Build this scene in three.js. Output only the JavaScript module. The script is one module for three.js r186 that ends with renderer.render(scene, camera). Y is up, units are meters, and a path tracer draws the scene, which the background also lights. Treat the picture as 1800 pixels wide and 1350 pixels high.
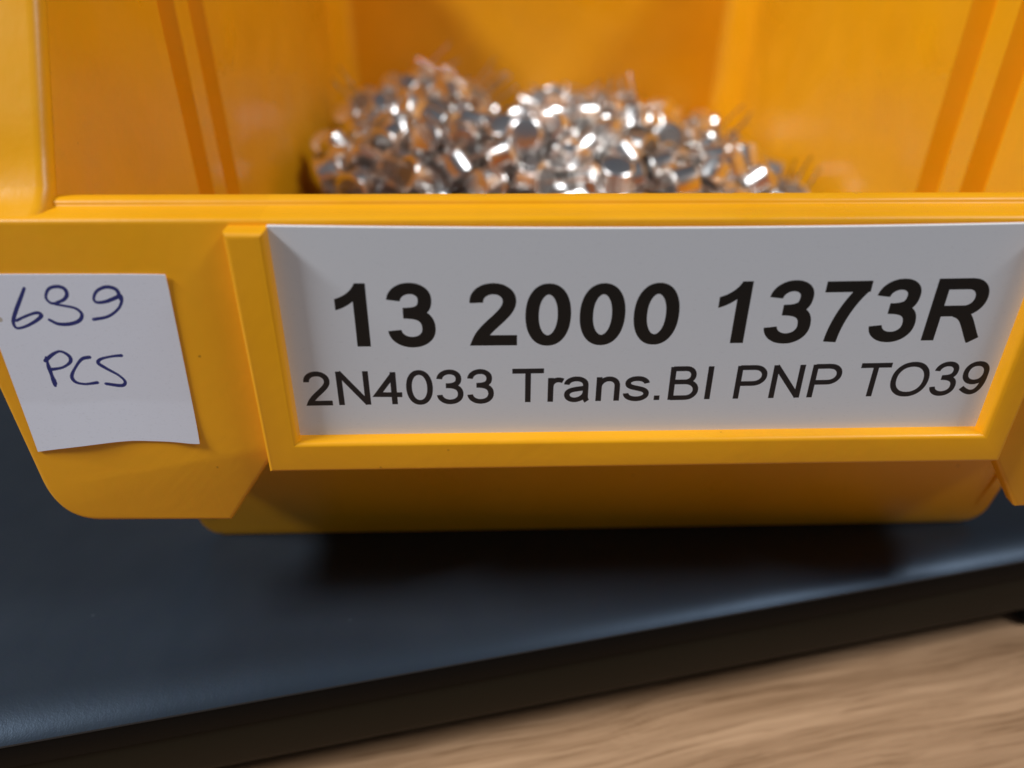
import * as THREE from 'three';
import { mergeGeometries, toCreasedNormals } from 'three/addons/utils/BufferGeometryUtils.js';
import { RoundedBoxGeometry } from 'three/addons/geometries/RoundedBoxGeometry.js';
import { RectAreaLightUniformsLib } from 'three/addons/lights/RectAreaLightUniformsLib.js';
import { ImprovedNoise } from 'three/addons/math/ImprovedNoise.js';

// ---------------------------------------------------------------- camera, lamps, exposure
const U = 0.00086;                       // shapes below are written in bin units of 0.86 mm; origin on the slab, front plate of the bin at z = 0
const W = 1024, H = 768;
const scene = new THREE.Scene();
scene.background = new THREE.Color(0.038, 0.042, 0.05);   // the dim room around
const camera = new THREE.PerspectiveCamera(53.13, W / H, 0.005, 20);
camera.rotation.order = 'YXZ';
camera.rotation.set(THREE.MathUtils.degToRad(-30.58), THREE.MathUtils.degToRad(-2.22), THREE.MathUtils.degToRad(0.5));
camera.position.set(-22.0 * U, 102.63 * U, 91.26 * U);
camera.focus = 109.5 * U; camera.userData.fStop = 12;
camera.updateMatrixWorld(true);

const renderer = new THREE.WebGLRenderer({ antialias: true });
renderer.setSize(W, H);
renderer.toneMapping = THREE.LinearToneMapping;
renderer.toneMappingExposure = 1.74;
renderer.shadowMap.enabled = true;
RectAreaLightUniformsLib.init();

// two ceiling panels, up left and up right in front of the bin
function panel(x, y, z, w, h, intensity, color) {
  const l = new THREE.RectAreaLight(color, intensity, w, h);
  l.position.set(x, y, z); l.lookAt(0, 0.06, -0.06); l.name = 'ceiling_lamp'; scene.add(l);
}
panel(-1.22, 1.34, 0.36, 0.55, 0.24, 41, new THREE.Color(0.97, 1.0, 1.03));
panel(1.12, 1.42, 0.42, 0.60, 0.24, 18, new THREE.Color(0.97, 1.0, 1.03));

// ---------------------------------------------------------------- helpers
let seed = 19;
const rnd = () => { seed = (seed * 1664525 + 1013904223) >>> 0; return seed / 4294967296; };
const noise = new ImprovedNoise();
const fbm = (x, y, z, n = 4) => { let s = 0, a = 0.5; for (let i = 0; i < n; i++) { s += a * noise.noise(x, y, z + i * 7.3); x *= 2; y *= 2; a *= 0.5; } return s; };
const used = {};
function numbered(n) { used[n] = (used[n] ?? -1) + 1; return used[n] ? `${n}_${String(used[n]).padStart(3, '0')}` : n; }
function thing(name, label, category, group) {
  const o = new THREE.Group(); o.name = numbered(name); o.userData = { label, category };
  if (group) o.userData.group = group;
  scene.add(o); return o;
}
// texture coordinates in metres, by the face's main direction
function boxUV(g) {
  g = g.index ? g.toNonIndexed() : g;
  const p = g.attributes.position, uv = new Float32Array(p.count * 2), a = new THREE.Vector3(), b = new THREE.Vector3(), c = new THREE.Vector3();
  for (let i = 0; i < p.count; i += 3) {
    a.fromBufferAttribute(p, i); b.fromBufferAttribute(p, i + 1); c.fromBufferAttribute(p, i + 2);
    const n = b.clone().sub(a).cross(c.clone().sub(a)), x = Math.abs(n.x), y = Math.abs(n.y), z = Math.abs(n.z);
    [a, b, c].forEach((v, k) => {
      const [s, t] = x > y && x > z ? [v.z, v.y] : y > z ? [v.x, v.z] : [v.x, v.y];
      uv[(i + k) * 2] = s * U; uv[(i + k) * 2 + 1] = t * U;
    });
  }
  g.setAttribute('uv', new THREE.BufferAttribute(uv, 2));
  return g;
}
function part(name, geo, material, parent, keepUV) {
  let g = keepUV ? geo : boxUV(geo);
  g = g.clone().scale(U, U, U);
  const m = new THREE.Mesh(g, material); m.name = name; m.castShadow = m.receiveShadow = true;
  parent.add(m); return m;
}
const crease = (g, deg = 35) => toCreasedNormals(g, THREE.MathUtils.degToRad(deg));
function clean(list) {
  return mergeGeometries(list.map((g) => { g = g.index ? g.toNonIndexed() : g; for (const k of Object.keys(g.attributes)) if (k !== 'position' && k !== 'normal') g.deleteAttribute(k); return g; }));
}
function dataTex(w, h, fn, srgb) {
  const d = new Uint8Array(w * h * 4);
  for (let y = 0; y < h; y++) for (let x = 0; x < w; x++) {
    const v = fn(x / w, y / h, x, y), i = (y * w + x) * 4;
    d[i] = v[0] * 255; d[i + 1] = v[1] * 255; d[i + 2] = v[2] * 255; d[i + 3] = 255;
  }
  const t = new THREE.DataTexture(d, w, h); t.wrapS = t.wrapT = THREE.RepeatWrapping; t.magFilter = THREE.LinearFilter; t.minFilter = THREE.LinearFilter;
  if (srgb) t.colorSpace = THREE.SRGBColorSpace; t.needsUpdate = true; return t;
}
// noise that tiles
function tileNoise(u, v, f, z) {
  const a = u * Math.PI * 2, b = v * Math.PI * 2, r = f / (Math.PI * 2);
  return fbm(Math.cos(a) * r + 3 * z, Math.sin(a) * r + Math.cos(b) * r, Math.sin(b) * r + z, 3);
}

// ---------------------------------------------------------------- materials
const plasticBump = dataTex(512, 512, (u, v) => { const n = 0.5 + 0.55 * tileNoise(u, v, 26, 1) + 0.12 * (rnd() - 0.5); return [n, n, n]; });
plasticBump.repeat.set(26, 26);
const plasticRough = dataTex(512, 512, (u, v) => { const n = Math.min(1, Math.max(0, 0.72 + 0.55 * tileNoise(u, v, 9, 4))); return [n, n, n]; });
plasticRough.repeat.set(11, 11);
const yellow = new THREE.MeshPhysicalMaterial({ color: new THREE.Color().setRGB(0.98, 0.435, 0.006), roughness: 0.52, roughnessMap: plasticRough, bumpMap: plasticBump, bumpScale: 0.00003, specularIntensity: 0.9 });
yellow.name = 'yellow_plastic';
{
  const specks = []; for (let i = 0; i < 40; i++) specks.push([rnd(), rnd(), 0.0006 + 0.0012 * rnd() * rnd(), 0.25 + 0.5 * rnd()]);
  const scuffs = []; for (let i = 0; i < 60; i++) scuffs.push([rnd(), rnd(), rnd() * 6.3, 0.02 + 0.05 * rnd()]);
  const c = document.createElement('canvas'); c.width = c.height = 1024; const g = c.getContext('2d');
  g.fillStyle = '#f6f6f6'; g.fillRect(0, 0, 1024, 1024);
  for (let i = 0; i < 500; i++) { const x = rnd() * 1024, y = rnd() * 1024, q = 20 + rnd() * 90, k = rnd() < 0.5 ? '255,255,255' : '215,205,190', f = g.createRadialGradient(x, y, 0, x, y, q); f.addColorStop(0, `rgba(${k},0.10)`); f.addColorStop(1, `rgba(${k},0)`); g.fillStyle = f; g.fillRect(x - q, y - q, 2 * q, 2 * q); }
  for (const [x, y, a, l] of scuffs) { g.strokeStyle = 'rgba(255,255,255,0.25)'; g.lineWidth = 1; g.beginPath(); g.moveTo(x * 1024, y * 1024); g.lineTo((x + l * Math.cos(a)) * 1024, (y + l * Math.sin(a)) * 1024); g.stroke(); }
  for (const [x, y, q, a] of specks) { g.fillStyle = `rgba(70,45,25,${a})`; g.beginPath(); g.ellipse(x * 1024, y * 1024, q * 1024, q * 700, a * 6, 0, 7); g.fill(); }
  const t = new THREE.CanvasTexture(c); t.colorSpace = THREE.SRGBColorSpace; t.wrapS = t.wrapT = THREE.RepeatWrapping; t.repeat.set(7.3, 7.3); t.offset.set(0.31, 0.17); yellow.map = t;
}
const metal = new THREE.MeshStandardMaterial({ color: new THREE.Color().setRGB(0.88, 0.86, 0.84), metalness: 1, roughness: 0.28 }); metal.name = 'tinned_metal';
const wire = new THREE.MeshStandardMaterial({ color: new THREE.Color().setRGB(0.78, 0.73, 0.68), metalness: 1, roughness: 0.2 }); wire.name = 'lead_wire';
const seal = new THREE.MeshStandardMaterial({ color: new THREE.Color().setRGB(0.35, 0.34, 0.33), metalness: 0.8, roughness: 0.45 }); seal.name = 'header_metal';

// ---------------------------------------------------------------- the table
{
  const wood = dataTex(1024, 1024, (u, v) => {
    // u runs along the grain
    const warp = fbm(u * 1.3, v * 3, 3.1) * 0.05 + fbm(u * 5, v * 16, 8.2) * 0.008;
    const y = v + warp, rings = Math.sin((y * 34 + 3.2 * fbm(u * 1.1, y * 4, 5.5)) * Math.PI * 2);
    const fine = fbm(u * 7, y * 230, 1.7, 4), broad = fbm(u * 3.5, y * 70, 4.4, 3), pores = Math.max(0, fbm(u * 20, y * 420, 9.9, 3) - 0.06);
    const k = 0.60 + 0.09 * rings * (0.5 + fbm(u * 1.5, v * 4, 2.2)) + 0.46 * fine + 0.6 * broad - 1.0 * pores;
    const t = Math.min(1, Math.max(0, k));
    return [0.49 + 0.30 * t, 0.36 + 0.275 * t, 0.24 + 0.25 * t];
  }, true);
  wood.repeat.set(4.2, 4.2); wood.wrapS = wood.wrapT = THREE.MirroredRepeatWrapping;
  const g = new THREE.PlaneGeometry(1.6, 0.8, 1, 1); g.rotateX(-Math.PI / 2);
  const uv = g.attributes.uv; for (let i = 0; i < uv.count; i++) uv.setXY(i, uv.getX(i) * 1.6, uv.getY(i) * 0.8);
  const top = new THREE.BoxGeometry(1.6, 0.025, 0.8); top.translate(0, -0.0126, 0);
  const mat = new THREE.MeshStandardMaterial({ map: wood, roughness: 0.55, bumpMap: wood, bumpScale: 0.00015 }); mat.name = 'light_oak';
  const grp = new THREE.Group(); grp.name = 'table'; grp.userData = { kind: 'structure', label: 'light oak table top with fine brown grain under the dark slab' };
  const s = new THREE.Mesh(g, mat); s.name = 'table_surface'; s.receiveShadow = true; grp.add(s);
  const b = new THREE.Mesh(top, mat); b.name = 'table_board'; grp.add(b);
  grp.position.set(0, -26 * U, -0.29); grp.rotation.y = THREE.MathUtils.degToRad(10); scene.add(grp);
}

// ---------------------------------------------------------------- the dark slab under the bin
const slabTurn = Math.atan2(33.7, 173.2);
{
  const weave = dataTex(512, 512, (u, v, x, y) => { const n = 0.5 + 0.6 * (rnd() - 0.5) + 0.5 * tileNoise(u, v, 40, 2); return [n, n, n]; });
  weave.repeat.set(24, 24);
  const dust = dataTex(1024, 1024, (u, v) => { const n = tileNoise(u, v, 7, 6), m = tileNoise(u, v, 40, 3), k = 0.5 + 0.5 * n + 0.35 * m; const speck = rnd() < 0.00008 ? 0.12 : 0; return [0.128 + 0.05 * k + speck, 0.151 + 0.05 * k + speck, 0.18 + 0.05 * k + speck]; }, true);
  dust.repeat.set(3.2, 3.2);
  const cover = new THREE.MeshPhysicalMaterial({ map: dust, roughness: 0.39, bumpMap: weave, bumpScale: 0.000018, specularIntensity: 1.0, specularColor: new THREE.Color(0.52, 0.72, 1.0) }); cover.name = 'blue_grey_cover';
  const black = new THREE.MeshPhysicalMaterial({ color: new THREE.Color().setRGB(0.004, 0.004, 0.004), roughness: 0.6, specularIntensity: 0.2 }); black.name = 'black_edge';
  const base = new THREE.MeshPhysicalMaterial({ color: new THREE.Color().setRGB(0.010, 0.008, 0.003), roughness: 0.6, specularIntensity: 0.5 }); base.name = 'dark_base';
  const rubber = new THREE.MeshStandardMaterial({ color: 0x0b0b0b, roughness: 0.9 }); rubber.name = 'rubber';
  const o = thing('dark_slab', 'dark blue-grey flat slab with rounded front edge and black sides under the yellow bin', 'slab');
  o.position.set(-18.2 * U, -26 * U, 3.0 * U); o.rotation.y = slabTurn;
  const L = 480, D = 330;          // local: front edge along x at z = 0, going back to -D; y = 0 on the table
  // cover: rolls down over the front edge
  const prof = [], R = 8, A = 0.33 * Math.PI, T = 26;
  prof.push([-D, T]);
  for (let i = 0; i <= 16; i++) { const a = i / 16 * A; prof.push([-R + R * Math.sin(a) / Math.sin(A), T - 2.4 * (1 - Math.cos(a)) / (1 - Math.cos(A))]); }
  const sh = new THREE.Shape(prof.map(([z, y]) => new THREE.Vector2(z, y)));
  sh.lineTo(0, T - 2.8); sh.lineTo(-D, T - 2.8); sh.closePath();
  const ext = (shape, len) => { const g = new THREE.ExtrudeGeometry(shape, { depth: len, bevelEnabled: false, curveSegments: 12 }); g.rotateY(-Math.PI / 2); g.translate(len / 2, 0, 0); return g; };
  part('cover', crease(ext(sh, L), 25), cover, o);
  const lid = new THREE.Shape(); lid.moveTo(-D + 2, T - 2.8); lid.lineTo(-0.2, T - 2.8); lid.quadraticCurveTo(0.3, T - 5, -0.4, T - 8.0); lid.lineTo(-1.2, T - 8.6); lid.lineTo(-D + 2, T - 8.6); lid.closePath();
  part('lid_edge', crease(ext(lid, L - 2), 25), black, o);
  const low = new THREE.Shape(); low.moveTo(-D + 2, T - 8.6); low.lineTo(-1.0, T - 8.6); low.quadraticCurveTo(0.0, T - 12, -0.5, T - 16); low.quadraticCurveTo(-0.8, T - 19.2, -2.6, T - 20); low.lineTo(-D + 2, T - 20); low.closePath();
  part('lower_case', crease(ext(low, L - 2), 25), base, o);
  for (const x of [-150, 121]) { const f = new RoundedBoxGeometry(14, 13.5, 7, 3, 1.6); f.translate(x, 6.8, -5.2); part('rubber_foot', f, rubber, o); }
}

// ---------------------------------------------------------------- the bin
const bin = thing('storage_bin', 'yellow plastic open-fronted storage bin holding silver transistors, standing on the dark slab', 'storage bin');
{
  // side walls: a sheet with two vertical grooves and a third by the back corner; z positions of the fold lines and their depth outward
  const folds = [[-47, 0], [-53.5, 0], [-54.8, 4.2], [-60.2, 4.2], [-61.5, 0], [-62.8, 0], [-68.4, 0], [-69.7, 4.2], [-75.9, 4.2], [-77.2, 0], [-79, 0], [-140, 0], [-206, 0], [-210, 1.6], [-226, 1.6], [-229, 0]];
  for (let i = 1; i <= 8; i++) { const a = i / 8 * Math.PI / 2; folds.push([-229 - 6 * Math.sin(a), -6 * (1 - Math.cos(a))]); }
  const ys = [0, 0.6, 1.5, 3, 5, 12, 24.6, 25.2, 40, 55, 65, 73, 85, 98, 112, 125];
  const front = (y) => y < 25 ? -25.5 + 19.5 * y / 73 : y < 71 ? -3.4 : y < 74 ? -6 : -6 - (y - 73) * 0.54;
  const corner = (y) => y < 5 ? 4.5 * (1 - Math.sqrt(1 - ((5 - y) / 5) ** 2)) : 0;
  const inner = (y) => 74.3 + (y - 2) * 0.0225 - corner(y);
  for (const s of [-1, 1]) {
    const pos = [], idx = [], n = folds.length + 1, top = ys.length - 1;
    for (const t of [0, 2.2]) for (const y of ys) {
      pos.push(s * (inner(y) + t), y, front(y));
      for (const [z, d] of folds) pos.push(s * (inner(y) + t + d), y, z - (z < -230 ? t : 0));
    }
    const at = (t, j, i) => (t * ys.length + j) * n + i;
    const quad = (a, b, c, d, flip) => flip ? idx.push(a, c, b, a, d, c) : idx.push(a, b, c, a, c, d);
    for (const t of [0, 1]) for (let j = 0; j < ys.length - 1; j++) for (let i = 0; i < n - 1; i++) quad(at(t, j, i), at(t, j, i + 1), at(t, j + 1, i + 1), at(t, j + 1, i), (s > 0) === (t > 0));
    for (let i = 0; i < n - 1; i++) { quad(at(0, top, i), at(0, top, i + 1), at(1, top, i + 1), at(1, top, i), s < 0); quad(at(0, 0, i), at(0, 0, i + 1), at(1, 0, i + 1), at(1, 0, i), s > 0); }
    for (let j = 0; j < top; j++) { quad(at(0, j, 0), at(0, j + 1, 0), at(1, j + 1, 0), at(1, j, 0), s < 0); quad(at(0, j, n - 1), at(0, j + 1, n - 1), at(1, j + 1, n - 1), at(1, j, n - 1), s > 0); }
    const g = new THREE.BufferGeometry(); g.setAttribute('position', new THREE.Float32BufferAttribute(pos, 3)); g.setIndex(idx); g.computeVertexNormals();
    part('side_wall', crease(g, 40), yellow, bin);
    // sloping flange along the open front of the side wall, rounded toward the inside
    const f = new THREE.Shape();
    f.moveTo(11.2, 0); f.lineTo(1.8, 0); f.quadraticCurveTo(0, 0, 0, -2.2); f.lineTo(0, -3.4); f.lineTo(11.2, -3.4); f.closePath();
    const path = [[71.5, 0.0], [72.2, -0.9], [73.0, -3.0], [74.8, -5.2], [80, -8.2], [125, -32.5]];
    const P = [], pts = f.extractPoints(6).shape;
    const ring = (y, z) => pts.map((p) => { const tilt = 0.88; return [s * (inner(y) + p.x + 0.02), y + p.y * 0.48, z + p.y * tilt + 1.6 * (p.x / 11.2) * THREE.MathUtils.smoothstep(y, 73, 84)]; });
    const rings = path.map(([y, z]) => ring(y, z)), fp = [], fi = [], m = pts.length;
    rings.forEach((r) => r.forEach((v) => fp.push(...v)));
    for (let k = 0; k < rings.length - 1; k++) for (let i = 0; i < m; i++) { const a = k * m + i, b = k * m + (i + 1) % m, c = b + m, d = a + m; s > 0 ? fi.push(a, b, c, a, c, d) : fi.push(a, c, b, a, d, c); }
    const fg = new THREE.BufferGeometry(); fg.setAttribute('position', new THREE.Float32BufferAttribute(fp, 3)); fg.setIndex(fi); fg.computeVertexNormals();
    part('side_flange', crease(fg, 38), yellow, bin);
  }
  // back wall, floor
  { const g = new RoundedBoxGeometry(146, 125, 2.2, 2, 0.4); g.translate(0, 62.5, -236.0); part('back_wall', g, yellow, bin); }
  { const g = new RoundedBoxGeometry(148.4, 2.0, 210, 2, 0.4); g.translate(0, 1.0, -130.2); part('floor', g, yellow, bin); }
  // front wall leaning forward from the floor up to the lip; the lip is rounded; profile in (z, y)
  {
    const s = new THREE.Shape();
    s.moveTo(-27.5, 0.4); s.quadraticCurveTo(-27.2, 0, -26.0, 0); s.quadraticCurveTo(-25.2, 0.1, -25.0, 1.0);
    for (const y of [2, 3, 4, 5.2, 8, 20]) s.lineTo(-25 + 13.8 * (y - 1) / 67.4, y);
    s.lineTo(-11.2, 68.4); s.lineTo(-2.7, 69.4); s.lineTo(-2.7, 71.65); s.lineTo(-0.8, 71.65);   // under the lip, then over the top of the plate
    s.quadraticCurveTo(-0.3, 71.8, -0.6, 72.2); s.lineTo(-4.2, 72.35); s.quadraticCurveTo(-4.7, 72.4, -4.8, 72.7); s.quadraticCurveTo(-4.95, 73.2, -5.8, 73.3); s.lineTo(-6.8, 73.25); s.quadraticCurveTo(-8.5, 73.0, -8.9, 71.0); s.lineTo(-13.4, 66.5); s.closePath();
    const g = new THREE.ExtrudeGeometry(s, { depth: 153.4, bevelEnabled: false, curveSegments: 10 }); g.rotateY(-Math.PI / 2); g.translate(76.7, 0, 0);
    // narrower at the floor, with rounded lower corners
    const p = g.attributes.position;
    for (let i = 0; i < p.count; i++) { const y = p.getY(i), x = p.getX(i); p.setX(i, Math.sign(x) * (y > 60 ? 76.7 : 77.2 - corner(y))); }
    part('front_wall', crease(g, 30), yellow, bin);
  }
  // front plate with two wings, hanging in front of the leaning wall
  {
    const s = new THREE.Shape();
    s.moveTo(88.6, 71.6); s.lineTo(87.9, 48); s.lineTo(86.9, 32); s.quadraticCurveTo(86.2, 25.0, 80.5, 24.7); s.lineTo(60.9, 24.4); s.lineTo(52.9, 36.2);
    s.lineTo(-52.9, 36.2); s.lineTo(-60.9, 24.4); s.lineTo(-80.5, 24.7); s.quadraticCurveTo(-86.2, 25.0, -86.9, 32); s.lineTo(-87.9, 48); s.lineTo(-88.6, 71.6); s.closePath();
    const g = new THREE.ExtrudeGeometry(s, { depth: 1.8, bevelEnabled: true, bevelThickness: 0.7, bevelSize: 0.7, bevelOffset: -0.7, bevelSegments: 3, curveSegments: 12 });
    g.translate(0, 0.7, -2.5);
    part('front_plate', crease(g, 32), yellow, bin);
  }
  // label holder: a shallow U-shaped frame standing out from the plate
  {
    const s = new THREE.Shape();
    s.moveTo(-53.2, 71.3); s.lineTo(-52.9, 35.9); s.lineTo(52.9, 35.9); s.lineTo(53.2, 71.3); s.lineTo(48.9, 71.3); s.lineTo(48.9, 40.9); s.lineTo(-48.3, 40.9); s.lineTo(-48.3, 71.3); s.closePath();
    const g = new THREE.ExtrudeGeometry(s, { depth: 2.1, bevelEnabled: true, bevelThickness: 0.8, bevelSize: 0.8, bevelOffset: -0.8, bevelSegments: 5 });
    g.translate(0, 0.2, 0.0);
    part('label_frame', crease(g, 32), yellow, bin);
  }
}

// ---------------------------------------------------------------- the printed label
function glyphPaths() {
  const E = (cx, cy, rx, ry) => { const k = 0.6; return `M${cx + rx} ${cy}C${cx + rx} ${cy + ry * k} ${cx + rx * k} ${cy + ry} ${cx} ${cy + ry}C${cx - rx * k} ${cy + ry} ${cx - rx} ${cy + ry * k} ${cx - rx} ${cy}C${cx - rx} ${cy - ry * k} ${cx - rx * k} ${cy - ry} ${cx} ${cy - ry}C${cx + rx * k} ${cy - ry} ${cx + rx} ${cy - ry * k} ${cx + rx} ${cy}Z`; };
  const two = (t) => `M${0.035 + t / 2} .50C${0.03 + t / 2} ${.79 - t * .62} ${.505 - t / 2} ${.79 - t * .62} ${.505 - t / 2} .515C${.505 - t / 2} .36 .19 .24 ${0.04 + t * .62} ${t * .46}L.51 ${t * .46}`;
  const three = (t) => `M${.035 + t / 2} .53C${.06 + t / 2} ${.79 - t * .62} ${.485 - t / 2} ${.79 - t * .62} ${.485 - t / 2} .535C${.485 - t / 2} .42 .36 .385 .20 .385M.20 .385C.38 .385 ${.515 - t / 2} .33 ${.515 - t / 2} .205C${.515 - t / 2} ${-.085 + t * .62} ${.05 + t / 2} ${-.085 + t * .62} ${.03 + t / 2} .185`;
  const B = {   // bold: width, path, filled?
    1: [.556, 'M.393 0L.393 .719L.285 .719C.25 .63 .16 .57 .073 .545L.073 .42C.14 .44 .205 .475 .256 .52L.256 0Z', 1],
    2: [.556, two(.135)], 3: [.556, three(.135)], 0: [.556, E(.278, .353, .165, .298)],
    7: [.556, 'M.045 .645L.50 .645M.455 .645C.33 .50 .225 .26 .205 0'], ' ': [.278, ''],
    R: [.722, 'M.145 0L.145 .716M.145 .655L.42 .655C.635 .655 .635 .345 .42 .345L.145 .345M.36 .335C.50 .31 .53 .16 .635 -.005'],
  };
  const T = .102, N = {
    2: [.556, two(T)], 3: [.556, three(T)], 0: [.556, E(.278, .353, .19, .322)], 4: [.556, 'M.367 0L.367 .69M.385 .66L.065 .215L.51 .205'],
    9: [.556, E(.272, .475, .19, .198) + 'M.462 .47C.475 .10 .33 -.07 .085 .155'],
    N: [.722, 'M.12 0L.12 .716M.115 .70L.605 .02M.60 0L.60 .716'], T: [.611, 'M.305 0L.305 .675M.02 .675L.59 .675'], r: [.333, 'M.11 0L.11 .519M.11 .32C.115 .46 .22 .505 .335 .455'],
    a: [.556, 'M.07 .37C.09 .535 .425 .535 .42 .35L.42 .12C.42 .06 .43 .03 .455 0M.42 .30C.33 .26 .075 .29 .08 .145C.09 -.02 .40 .0 .42 .20'],
    n: [.556, 'M.11 0L.11 .519M.11 .31C.125 .525 .445 .545 .445 .32L.445 0'], s: [.5, 'M.435 .375C.40 .52 .08 .505 .085 .375C.09 .24 .435 .30 .435 .145C.43 0 .07 -.01 .055 .16'],
    '.': [.278, 'M.14 0L.14 .10'], B: [.667, 'M.12 0L.12 .716M.12 .675L.35 .675C.55 .675 .55 .39 .35 .39L.12 .39M.36 .39C.635 .385 .635 .042 .37 .042L.12 .042'], I: [.278, 'M.139 0L.139 .716'],
    P: [.667, 'M.12 0L.12 .716M.12 .675L.38 .675C.655 .675 .655 .33 .38 .33L.12 .33'], O: [.778, E(.389, .358, .305, .326)], ' ': [.278, ''],
  };
  return { B, N, T };
}
{
  const w = 97.3, h = 31.2, x0 = -48.4, y0 = 40.4, cw = 2048, ch = 664, k = cw / w;
  const c = document.createElement('canvas'); c.width = cw; c.height = ch;
  const g = c.getContext('2d');
  g.fillStyle = '#dde2ea'; g.fillRect(0, 0, cw, ch);
  for (let i = 0; i < 9000; i++) { g.fillStyle = `rgba(${rnd() < 0.5 ? '255,255,255' : '90,90,100'},${0.05 * rnd()})`; g.fillRect(rnd() * cw, rnd() * ch, 1 + rnd() * 9, 1 + rnd() * 2); }
  const { B, N, T } = glyphPaths();
  const write = (text, font, x, y, em, lw, ink, squash, tilt) => {
    let at = 0;
    for (const s of text) {
      const [adv, d, fill] = font[s];
      if (d) {
        g.save();
        g.translate((x - x0) * k, ch - (y - y0) * k * ch / (h * k)); g.rotate(-tilt); g.scale(em * k, -em * k); g.translate(at, 0);
        const p = new Path2D(d);
        g.strokeStyle = g.fillStyle = ink; g.lineJoin = 'miter'; g.lineCap = 'butt'; g.lineWidth = lw;
        if (fill) g.fill(p); else { g.stroke(p); if (squash) { g.translate(squash, 0); g.stroke(p); g.translate(-2 * squash, 0); g.stroke(p); } }
        g.restore();
      }
      at += adv;
    }
  };
  write('13 2000 1373R', B, -42.2, 55.15, 12.75, 0.122, '#0b0a0a', 0.007, 0.002);
  write('2N4033 Trans.BI PNP TO39', N, -47.0, 46.0, 7.52, T, '#15151c', 0, 0.006);
  const tex = new THREE.CanvasTexture(c); tex.colorSpace = THREE.SRGBColorSpace; tex.anisotropy = 8;
  const paper = new THREE.MeshStandardMaterial({ map: tex, roughness: 0.5 }); paper.name = 'printed_label_paper';
  const edge = new THREE.MeshStandardMaterial({ color: new THREE.Color().setRGB(0.85, 0.85, 0.86), roughness: 0.6 }); edge.name = 'paper_edge';
  const geo = new THREE.BoxGeometry(w, h, 0.6, 40, 8, 1), p = geo.attributes.position;
  for (let i = 0; i < p.count; i++) { const x = p.getX(i) / (w / 2), y = p.getY(i) / h + 0.5; p.setZ(i, p.getZ(i) + 0.35 * (1 - x * x) * y); p.setY(i, p.getY(i) - 0.35 * (1 - x * x) * y * y); }
  geo.computeVertexNormals();
  geo.scale(U, U, U);
  const m = new THREE.Mesh(geo, [edge, edge, edge, edge, paper, edge]);
  m.name = numbered('printed_label'); m.position.set((x0 + w / 2) * U, (y0 + h / 2) * U, 0.42 * U); m.castShadow = m.receiveShadow = true;
  m.userData = { label: 'white printed label with bold black part number in the front holder of the bin', category: 'label' };
  scene.add(m);
}

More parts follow.
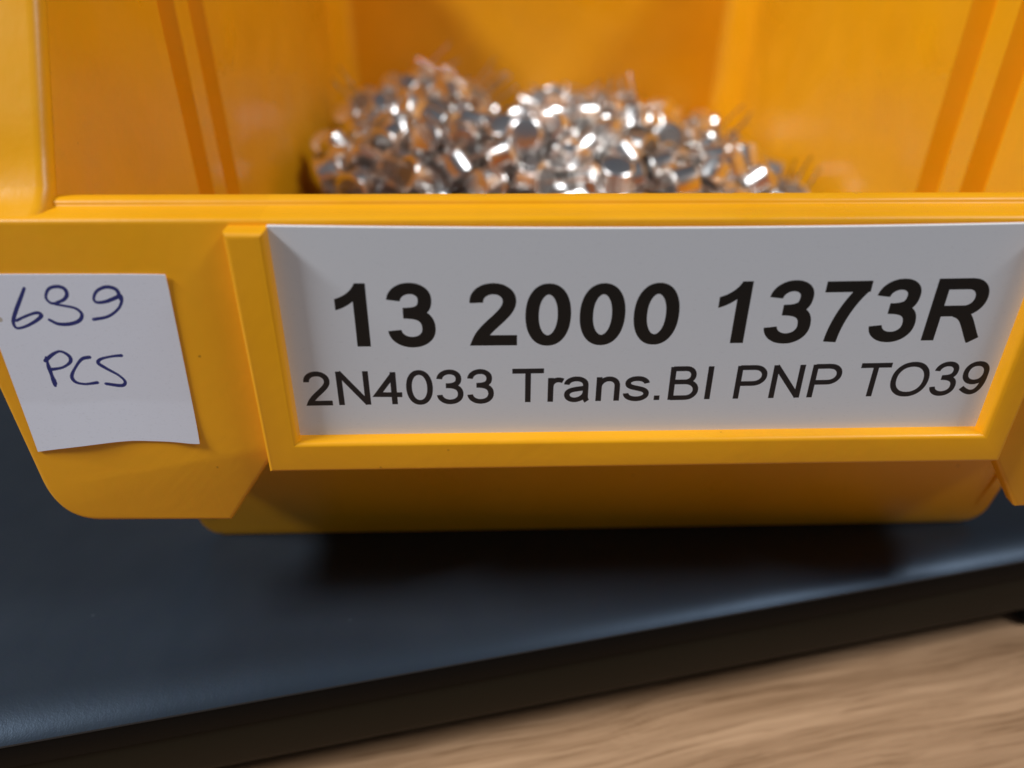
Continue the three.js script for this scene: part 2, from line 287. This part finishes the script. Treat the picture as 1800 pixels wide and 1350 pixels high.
// ---------------------------------------------------------------- the handwritten paper note
{
  const x0 = -86.0, x1 = -61.9, y0 = 38.2, y1 = 65.8, cw = 1024, ch = Math.round(1024 * (y1 - y0) / (x1 - x0));
  const c = document.createElement('canvas'); c.width = cw; c.height = ch;
  const g = c.getContext('2d'), k = cw / (x1 - x0);
  g.fillStyle = '#eaeffd'; g.fillRect(0, 0, cw, ch);
  for (let i = 0; i < 5000; i++) { g.fillStyle = `rgba(${rnd() < 0.5 ? '255,255,255' : '120,120,140'},${0.06 * rnd()})`; g.fillRect(rnd() * cw, rnd() * ch, 2 + rnd() * 12, 2 + rnd() * 6); }
  const strokes = [
    [[-79.8, 63.5], [-80.7, 62.1], [-81.8, 60.4], [-82.6, 58.9], [-82.5, 58.0], [-81.5, 58.1], [-80.0, 58.8], [-78.9, 59.6], [-79.0, 60.05], [-79.6, 60.05], [-80.9, 59.6], [-82.2, 59.0]],
    [[-76.4, 61.35], [-77.2, 61.5], [-77.5, 62.3], [-76.8, 63.4], [-75.7, 63.7], [-74.9, 63.4], [-74.8, 62.6], [-75.4, 61.9], [-76.6, 61.35], [-75.8, 61.1], [-74.3, 60.7], [-73.7, 59.9], [-74.2, 59.0], [-75.5, 58.5], [-77.0, 58.5], [-78.0, 59.1]],
    [[-68.3, 61.9], [-68.5, 63.2], [-69.6, 63.6], [-70.9, 63.1], [-71.6, 62.1], [-71.4, 61.5], [-70.2, 61.6], [-68.9, 62.1], [-68.2, 62.4], [-68.25, 61.6], [-69.0, 60.5], [-70.5, 59.5], [-72.4, 59.1]],
    [[-80.0, 53.6], [-80.15, 51.6], [-80.1, 49.3]], [[-80.1, 53.4], [-80.05, 51.4], [-79.95, 49.6]],
    [[-80.3, 53.1], [-79.0, 54.1], [-77.9, 54.5], [-77.0, 53.8], [-77.1, 52.9], [-78.3, 52.1], [-79.8, 51.8]],
    [[-74.4, 53.6], [-75.5, 53.3], [-76.7, 52.0], [-77.5, 50.7], [-77.2, 49.8], [-76.0, 49.5], [-74.4, 49.7]],
    [[-70.2, 53.8], [-71.4, 53.7], [-73.0, 53.3], [-73.5, 52.7], [-72.7, 51.9], [-71.3, 50.8], [-70.7, 49.8], [-71.3, 49.2], [-73.3, 49.5]],
  ];
  g.lineCap = 'round'; g.lineJoin = 'round';
  for (const s of strokes) {
    const curve = new THREE.CatmullRomCurve3(s.map(([x, y]) => new THREE.Vector3((x - x0) * k, (y1 - y) * k, 0)), false, 'catmullrom', 0.5), pts = curve.getPoints(140);
    for (let i = 1; i < pts.length; i++) {
      g.strokeStyle = `rgba(40,46,118,${0.84 + 0.15 * Math.sin(i * 0.21)})`; g.lineWidth = k * (0.43 + 0.08 * Math.sin(i * 0.09 + s.length));
      g.beginPath(); g.moveTo(pts[i - 1].x, pts[i - 1].y); g.lineTo(pts[i].x, pts[i].y); g.stroke();
    }
  }
  g.fillStyle = 'rgba(150,130,90,0.5)'; g.beginPath(); g.arc((-84.2 - x0) * k, (y1 - 59.2) * k, 0.35 * k, 0, 7); g.fill();
  const tex = new THREE.CanvasTexture(c); tex.colorSpace = THREE.SRGBColorSpace; tex.anisotropy = 8;
  const paper = new THREE.MeshStandardMaterial({ map: tex, roughness: 0.85 }); paper.name = 'note_paper';
  const nx = 32, ny = 32, pos = [], uv = [], idx = [];
  const bottom = (u) => 38.5 + 1.7 * Math.sin(Math.min(1, u * 1.5) * Math.PI / 2) - 0.55 * Math.max(0, u - 0.6) / 0.4;
  for (const t of [0.12, 0]) for (let j = 0; j <= ny; j++) for (let i = 0; i <= nx; i++) {
    const u = i / nx, v = j / ny, yb = bottom(u), yt = 65.4 - 0.15 * u, y = yb + (yt - yb) * v;
    const x = (-85.6 + 0.1 * v) + (22.9 + 0.65 * v) * u;
    const lift = 0.38 * Math.exp(-v / 0.10) * Math.exp(-(((u - 0.30) / 0.22) ** 2)) + 0.35 * Math.exp(-v / 0.08) * Math.exp(-(((u - 0.97) / 0.1) ** 2)) + 0.18 * Math.exp(-(1 - v) / 0.06) * Math.exp(-(1 - u) / 0.08);
    pos.push(x, y, 0.06 + t + lift); uv.push((x - x0) / (x1 - x0), (y - y0) / (y1 - y0));
  }
  const n = nx + 1, per = n * (ny + 1);
  for (let j = 0; j < ny; j++) for (let i = 0; i < nx; i++) { const a = j * n + i, b = a + 1, d = a + n, e = d + 1; idx.push(a, b, e, a, e, d, per + a, per + e, per + b, per + a, per + d, per + e); }
  const rim = (a, b) => idx.push(a, per + a, b, b, per + a, per + b);
  for (let i = 0; i < nx; i++) { rim(i + 1, i); rim(ny * n + i, ny * n + i + 1); }
  for (let j = 0; j < ny; j++) { rim(j * n, (j + 1) * n); rim((j + 1) * n + nx, j * n + nx); }
  const geo = new THREE.BufferGeometry(); geo.setAttribute('position', new THREE.Float32BufferAttribute(pos, 3)); geo.setAttribute('uv', new THREE.Float32BufferAttribute(uv, 2)); geo.setIndex(idx); geo.computeVertexNormals(); geo.scale(U, U, U);
  const m = new THREE.Mesh(crease(geo, 50), paper); m.name = numbered('paper_note'); m.castShadow = m.receiveShadow = true;
  m.userData = { label: 'white paper note with handwritten blue count stuck on the left front of the bin', category: 'note' };
  scene.add(m);
}

// ---------------------------------------------------------------- the transistors
const binMid = new THREE.Vector3(0, 0, 0);
{
  const lathe = (pts, n = 28) => new THREE.LatheGeometry(pts.map(([r, y]) => new THREE.Vector2(r, y)), n);
  // axis along y, underside of the header at y = 0
  const canGeo = crease(lathe([[4.62, 0.8], [4.62, 1.2], [4.55, 6.4], [4.42, 6.95], [4.05, 7.25], [3.6, 7.36], [2.4, 7.5], [1.2, 7.58], [0.001, 7.6]]), 30);
  const flangeGeo = crease(lathe([[0.001, 0.02], [4.9, 0.02], [5.3, 0.18], [5.42, 0.5], [5.3, 0.82], [4.9, 1.0], [4.6, 1.05]]), 30);
  const sealGeo = crease(lathe([[0.001, -0.16], [3.9, -0.16], [4.1, 0.0], [4.1, 0.1]], 20), 30);
  const tabGeo = new RoundedBoxGeometry(1.5, 0.55, 0.95, 1, 0.12); tabGeo.rotateY(-Math.PI / 4); tabGeo.translate(5.55 * Math.SQRT1_2, 0.5, 5.55 * Math.SQRT1_2);
  const variants = [];
  for (let v = 0; v < 6; v++) {
    const leads = [];
    for (let i = 0; i < 3; i++) {
      const a = i * Math.PI / 2 + Math.PI / 4, x = 2.9 * Math.cos(a), z = 2.9 * Math.sin(a), sp = 0.05 + 0.35 * rnd() * (v / 5), bx = (rnd() - 0.5) * 1.8, bz = (rnd() - 0.5) * 1.8, len = 14.5 + rnd() * 1.5;
      const cv = new THREE.CatmullRomCurve3([0, 0.35, 0.7, 1].map((t) => new THREE.Vector3(x * (1 + sp * t * 1.6) + bx * t * t, 0.1 - len * t, z * (1 + sp * t * 1.6) + bz * t * t)));
      leads.push(new THREE.TubeGeometry(cv, 7, 0.30, 7, false));
    }
    variants.push(leads);
  }
  const K = 0.9 * U, G = (g) => g.clone().scale(K, K, K);
  const shared = { can: G(canGeo), flange: G(flangeGeo), seal: G(sealGeo), tab: G(tabGeo), leads: variants.map((l) => l.map(G)) };
  const protos = variants.map((_, v) => {
    const o = new THREE.Group();
    const add = (n, g, m) => { const k = new THREE.Mesh(g, m); k.name = n; k.castShadow = k.receiveShadow = true; o.add(k); };
    add('can', shared.can, metal); add('flange', shared.flange, metal); add('header', shared.seal, seal); add('tab', shared.tab, metal);
    shared.leads[v].forEach((l) => add('lead', l, wire));
    return o;
  });
  const GROUP = 'transistors heaped inside the yellow bin';
  const up = new THREE.Vector3(0, 1, 0);
  function place(x, y, z, axis, spin, v, label) {      // axis: where the closed end of the can points
    const o = protos[v].clone(); o.name = numbered('transistor'); o.userData = { label, category: 'transistor', group: GROUP };
    const q = new THREE.Quaternion().setFromUnitVectors(up, axis.clone().normalize()).multiply(new THREE.Quaternion().setFromAxisAngle(up, spin));
    o.quaternion.copy(q); o.position.set(x, y, z).sub(new THREE.Vector3(0, 3.2, 0).applyQuaternion(q)).multiplyScalar(U);
    scene.add(o);
  }
  const spots = [];
  const free = (x, y, z, d) => spots.every(([a, b, c]) => (a - x) ** 2 + (b - y) ** 2 + (c - z) ** 2 > d * d);
  const V = (x, y, z) => new THREE.Vector3(x, y, z);
  // the ones the photograph shows clearly: position on the heap, axis of the can
  const known = [
    [-36.5, 54.8, -116, V(-0.25, 0.46, 0.85), 2.1, 1, 'transistor showing its round pale blue end cap to the viewer, left of the heap centre'],
    [9.8, 51.5, -93, V(0.05, 0.93, 0.38), 0.6, 0, 'upright transistor, bright ring round its dark blue top, near the front of the heap'],
    [64.0, 37.5, -119, V(0.05, -0.74, -0.67), 0.9, 5, 'transistor with three splayed bare leads upward, alone at the right end of the heap'],
    [-25.5, 49.5, -198, V(-0.42, -0.62, -0.2), 0.3, 2, 'transistor with one lead standing tallest, at the back left of the heap'],
    [45.5, 45.5, -143, V(-0.55, -0.45, 0.3), 1.3, 3, 'transistor with leads pointing up right, before the right wall of the bin'],
    [-60.0, 45.5, -172, V(-0.5, -0.75, 0.1), 0.8, 1, 'transistor with leads standing up beside the left wall of the bin'],
    [-17.0, 53.5, -105, V(0.86, 0.42, 0.2), 0.8, 2, 'transistor on its side with bright white streak, right of the pale blue cap'],
    [27.0, 49.0, -96, V(0.95, 0.25, -0.15), 0.2, 4, 'transistor on its side with tall white streak, right of the ringed dark blue top'],
  ];
  for (const [x, y, z, a, s, v, l] of known) { spots.push([x, y, z]); place(x, y, z, a, s, v, l); }
  const heap = (x, z) => {
    const back = THREE.MathUtils.smoothstep(z, -118, -70);
    let h = 55.5 - 24 * back - 3.5 * THREE.MathUtils.smoothstep(-z, 140, 232);
    const dx = x + 16; h -= dx < 0 ? 10 * (dx / 58) ** 2 : 20 * (dx / 91) ** 1.6;
    h -= 17 * Math.exp(-(((x + 15) / 12) ** 2)) * THREE.MathUtils.smoothstep(-z, 130, 180);
    h -= 4 * Math.exp(-(((x - 14) / 22) ** 2)) * THREE.MathUtils.smoothstep(-z, 150, 200);
    h += 2 * Math.exp(-(((x + 42) / 18) ** 2)) * THREE.MathUtils.smoothstep(-z, 140, 190);
    h += 2.5 * noise.noise(x * 0.05, z * 0.05, 4.2);
    return h;
  };
  const seenAt = V(0, 0, 0);
  const where = (x, z) => z < -190 ? (x < -38 ? 'in the back left corner' : x > 24 ? 'in the back right corner' : 'along the back wall') : x < -44 ? 'by the left wall' : x > 36 ? 'on the right slope' : z > -112 ? (x < -10 ? 'front left' : 'front right') : (x < -10 ? 'middle left' : 'middle right');
  let made = 0;
  const LIMIT = 290;
  for (const layer of [0, 1]) for (let tries = 0; tries < 6000 && made < LIMIT; tries++) {
    const x = (rnd() * 2 - 1) * 68, z = -72 - rnd() * 156, y = heap(x, z) - layer * 7.4 + (rnd() - 0.5) * 5.5;
    if (y < 8 || !free(x, y, z, layer ? 8.2 : 8.8)) continue;
    seenAt.set(x * U, y * U, z * U).project(camera);
    const py = (1 - seenAt.y) * 675, px = (1 + seenAt.x) * 900;
    if (py > (layer ? 372 : 400) || px < 572 || px > 1415) continue;
    let axis, k = 0;
    do {
      const t = rnd() * Math.PI * 2, c = rnd() * 2 - 1, s = Math.sqrt(1 - c * c); axis = V(s * Math.cos(t), c, s * Math.sin(t));
      const tx = x - axis.x * 15, ty = y - axis.y * 15, tz = z - axis.z * 15;
      const ok = Math.abs(tx) < 72 && tz > -231 && ty > 4 && (axis.y > -0.12 || (axis.y > -0.75 && x < 40 && rnd() < (x < 5 && z < -130 ? 0.5 : 0.3)));
      if (ok) break;
    } while (++k < 60);
    spots.push([x, y, z]);
    place(x, y, z, axis, rnd() * 6.28, Math.floor(rnd() * 6), `transistor ${axis.y > 0.7 ? 'with its flat top upward' : axis.y < -0.2 ? 'tipped over, leads upward' : axis.z > 0.6 ? 'facing forward' : axis.x < -0.3 ? 'lying, top pointing left' : axis.x > 0.3 ? 'lying, top pointing right' : 'lying with its top backward'}${layer ? ', half buried' : ''}, ${where(x, z)} of the heap`);
    made++;
  }
  // the rest of the heap under and in front of these, down to the bin floor
  const one = clean([canGeo, flangeGeo, sealGeo, tabGeo, ...variants[2]].map((g) => g.clone())).scale(K, K, K);
  const fill = new THREE.InstancedMesh(one, metal, 339), mat4 = new THREE.Matrix4(), q = new THREE.Quaternion(), unit = V(1, 1, 1);
  let n = 0;
  for (const layer of [0, 2, 3, 1, 4]) for (let tries = 0; tries < 5000 && n < 339; tries++) {
    const x = (rnd() * 2 - 1) * 66, z = -42 - rnd() * 186, lowFront = THREE.MathUtils.smoothstep(z, -100, -44);
    const y = Math.max(7.5, (heap(x, z) - 4) * (1 - lowFront) - layer * 7.4 + (rnd() - 0.5) * 4);
    if (z > -25 - 6 - 0.2 * y || !free(x, y, z, 8.2)) continue;
    seenAt.set(x * U, (y + 5) * U, z * U).project(camera);
    const py = (1 - seenAt.y) * 675, px = (1 + seenAt.x) * 900;
    if ((layer < 2 || px < 572 || px > 1415) && py < 350) continue;
    let axis, k = 0;
    do {
      const t = rnd() * Math.PI * 2, c = rnd() * 2 - 1, w = Math.sqrt(1 - c * c); axis = V(w * Math.cos(t), c, w * Math.sin(t));
    } while (++k < 80 && !(Math.abs(x - axis.x * 15) < 71 && z - axis.z * 15 > -231 && z - axis.z * 15 < -30 && y - axis.y * 15 > 3 && axis.y > -0.3));
    spots.push([x, y, z]);
    q.setFromUnitVectors(up, axis.normalize());
    fill.setMatrixAt(n++, mat4.compose(V(x, y, z).sub(V(0, 3.2, 0).applyQuaternion(q)).multiplyScalar(U), q, unit));
  }
  fill.count = n; fill.instanceMatrix.needsUpdate = true; fill.name = 'transistor_heap'; fill.castShadow = fill.receiveShadow = true;
  fill.userData = { kind: 'stuff', label: 'remaining silver transistors filling the yellow bin beneath the top layer', category: 'transistors' };
  scene.add(fill);
  console.log('transistors', made + known.length, 'below', n);
}

renderer.render(scene, camera);
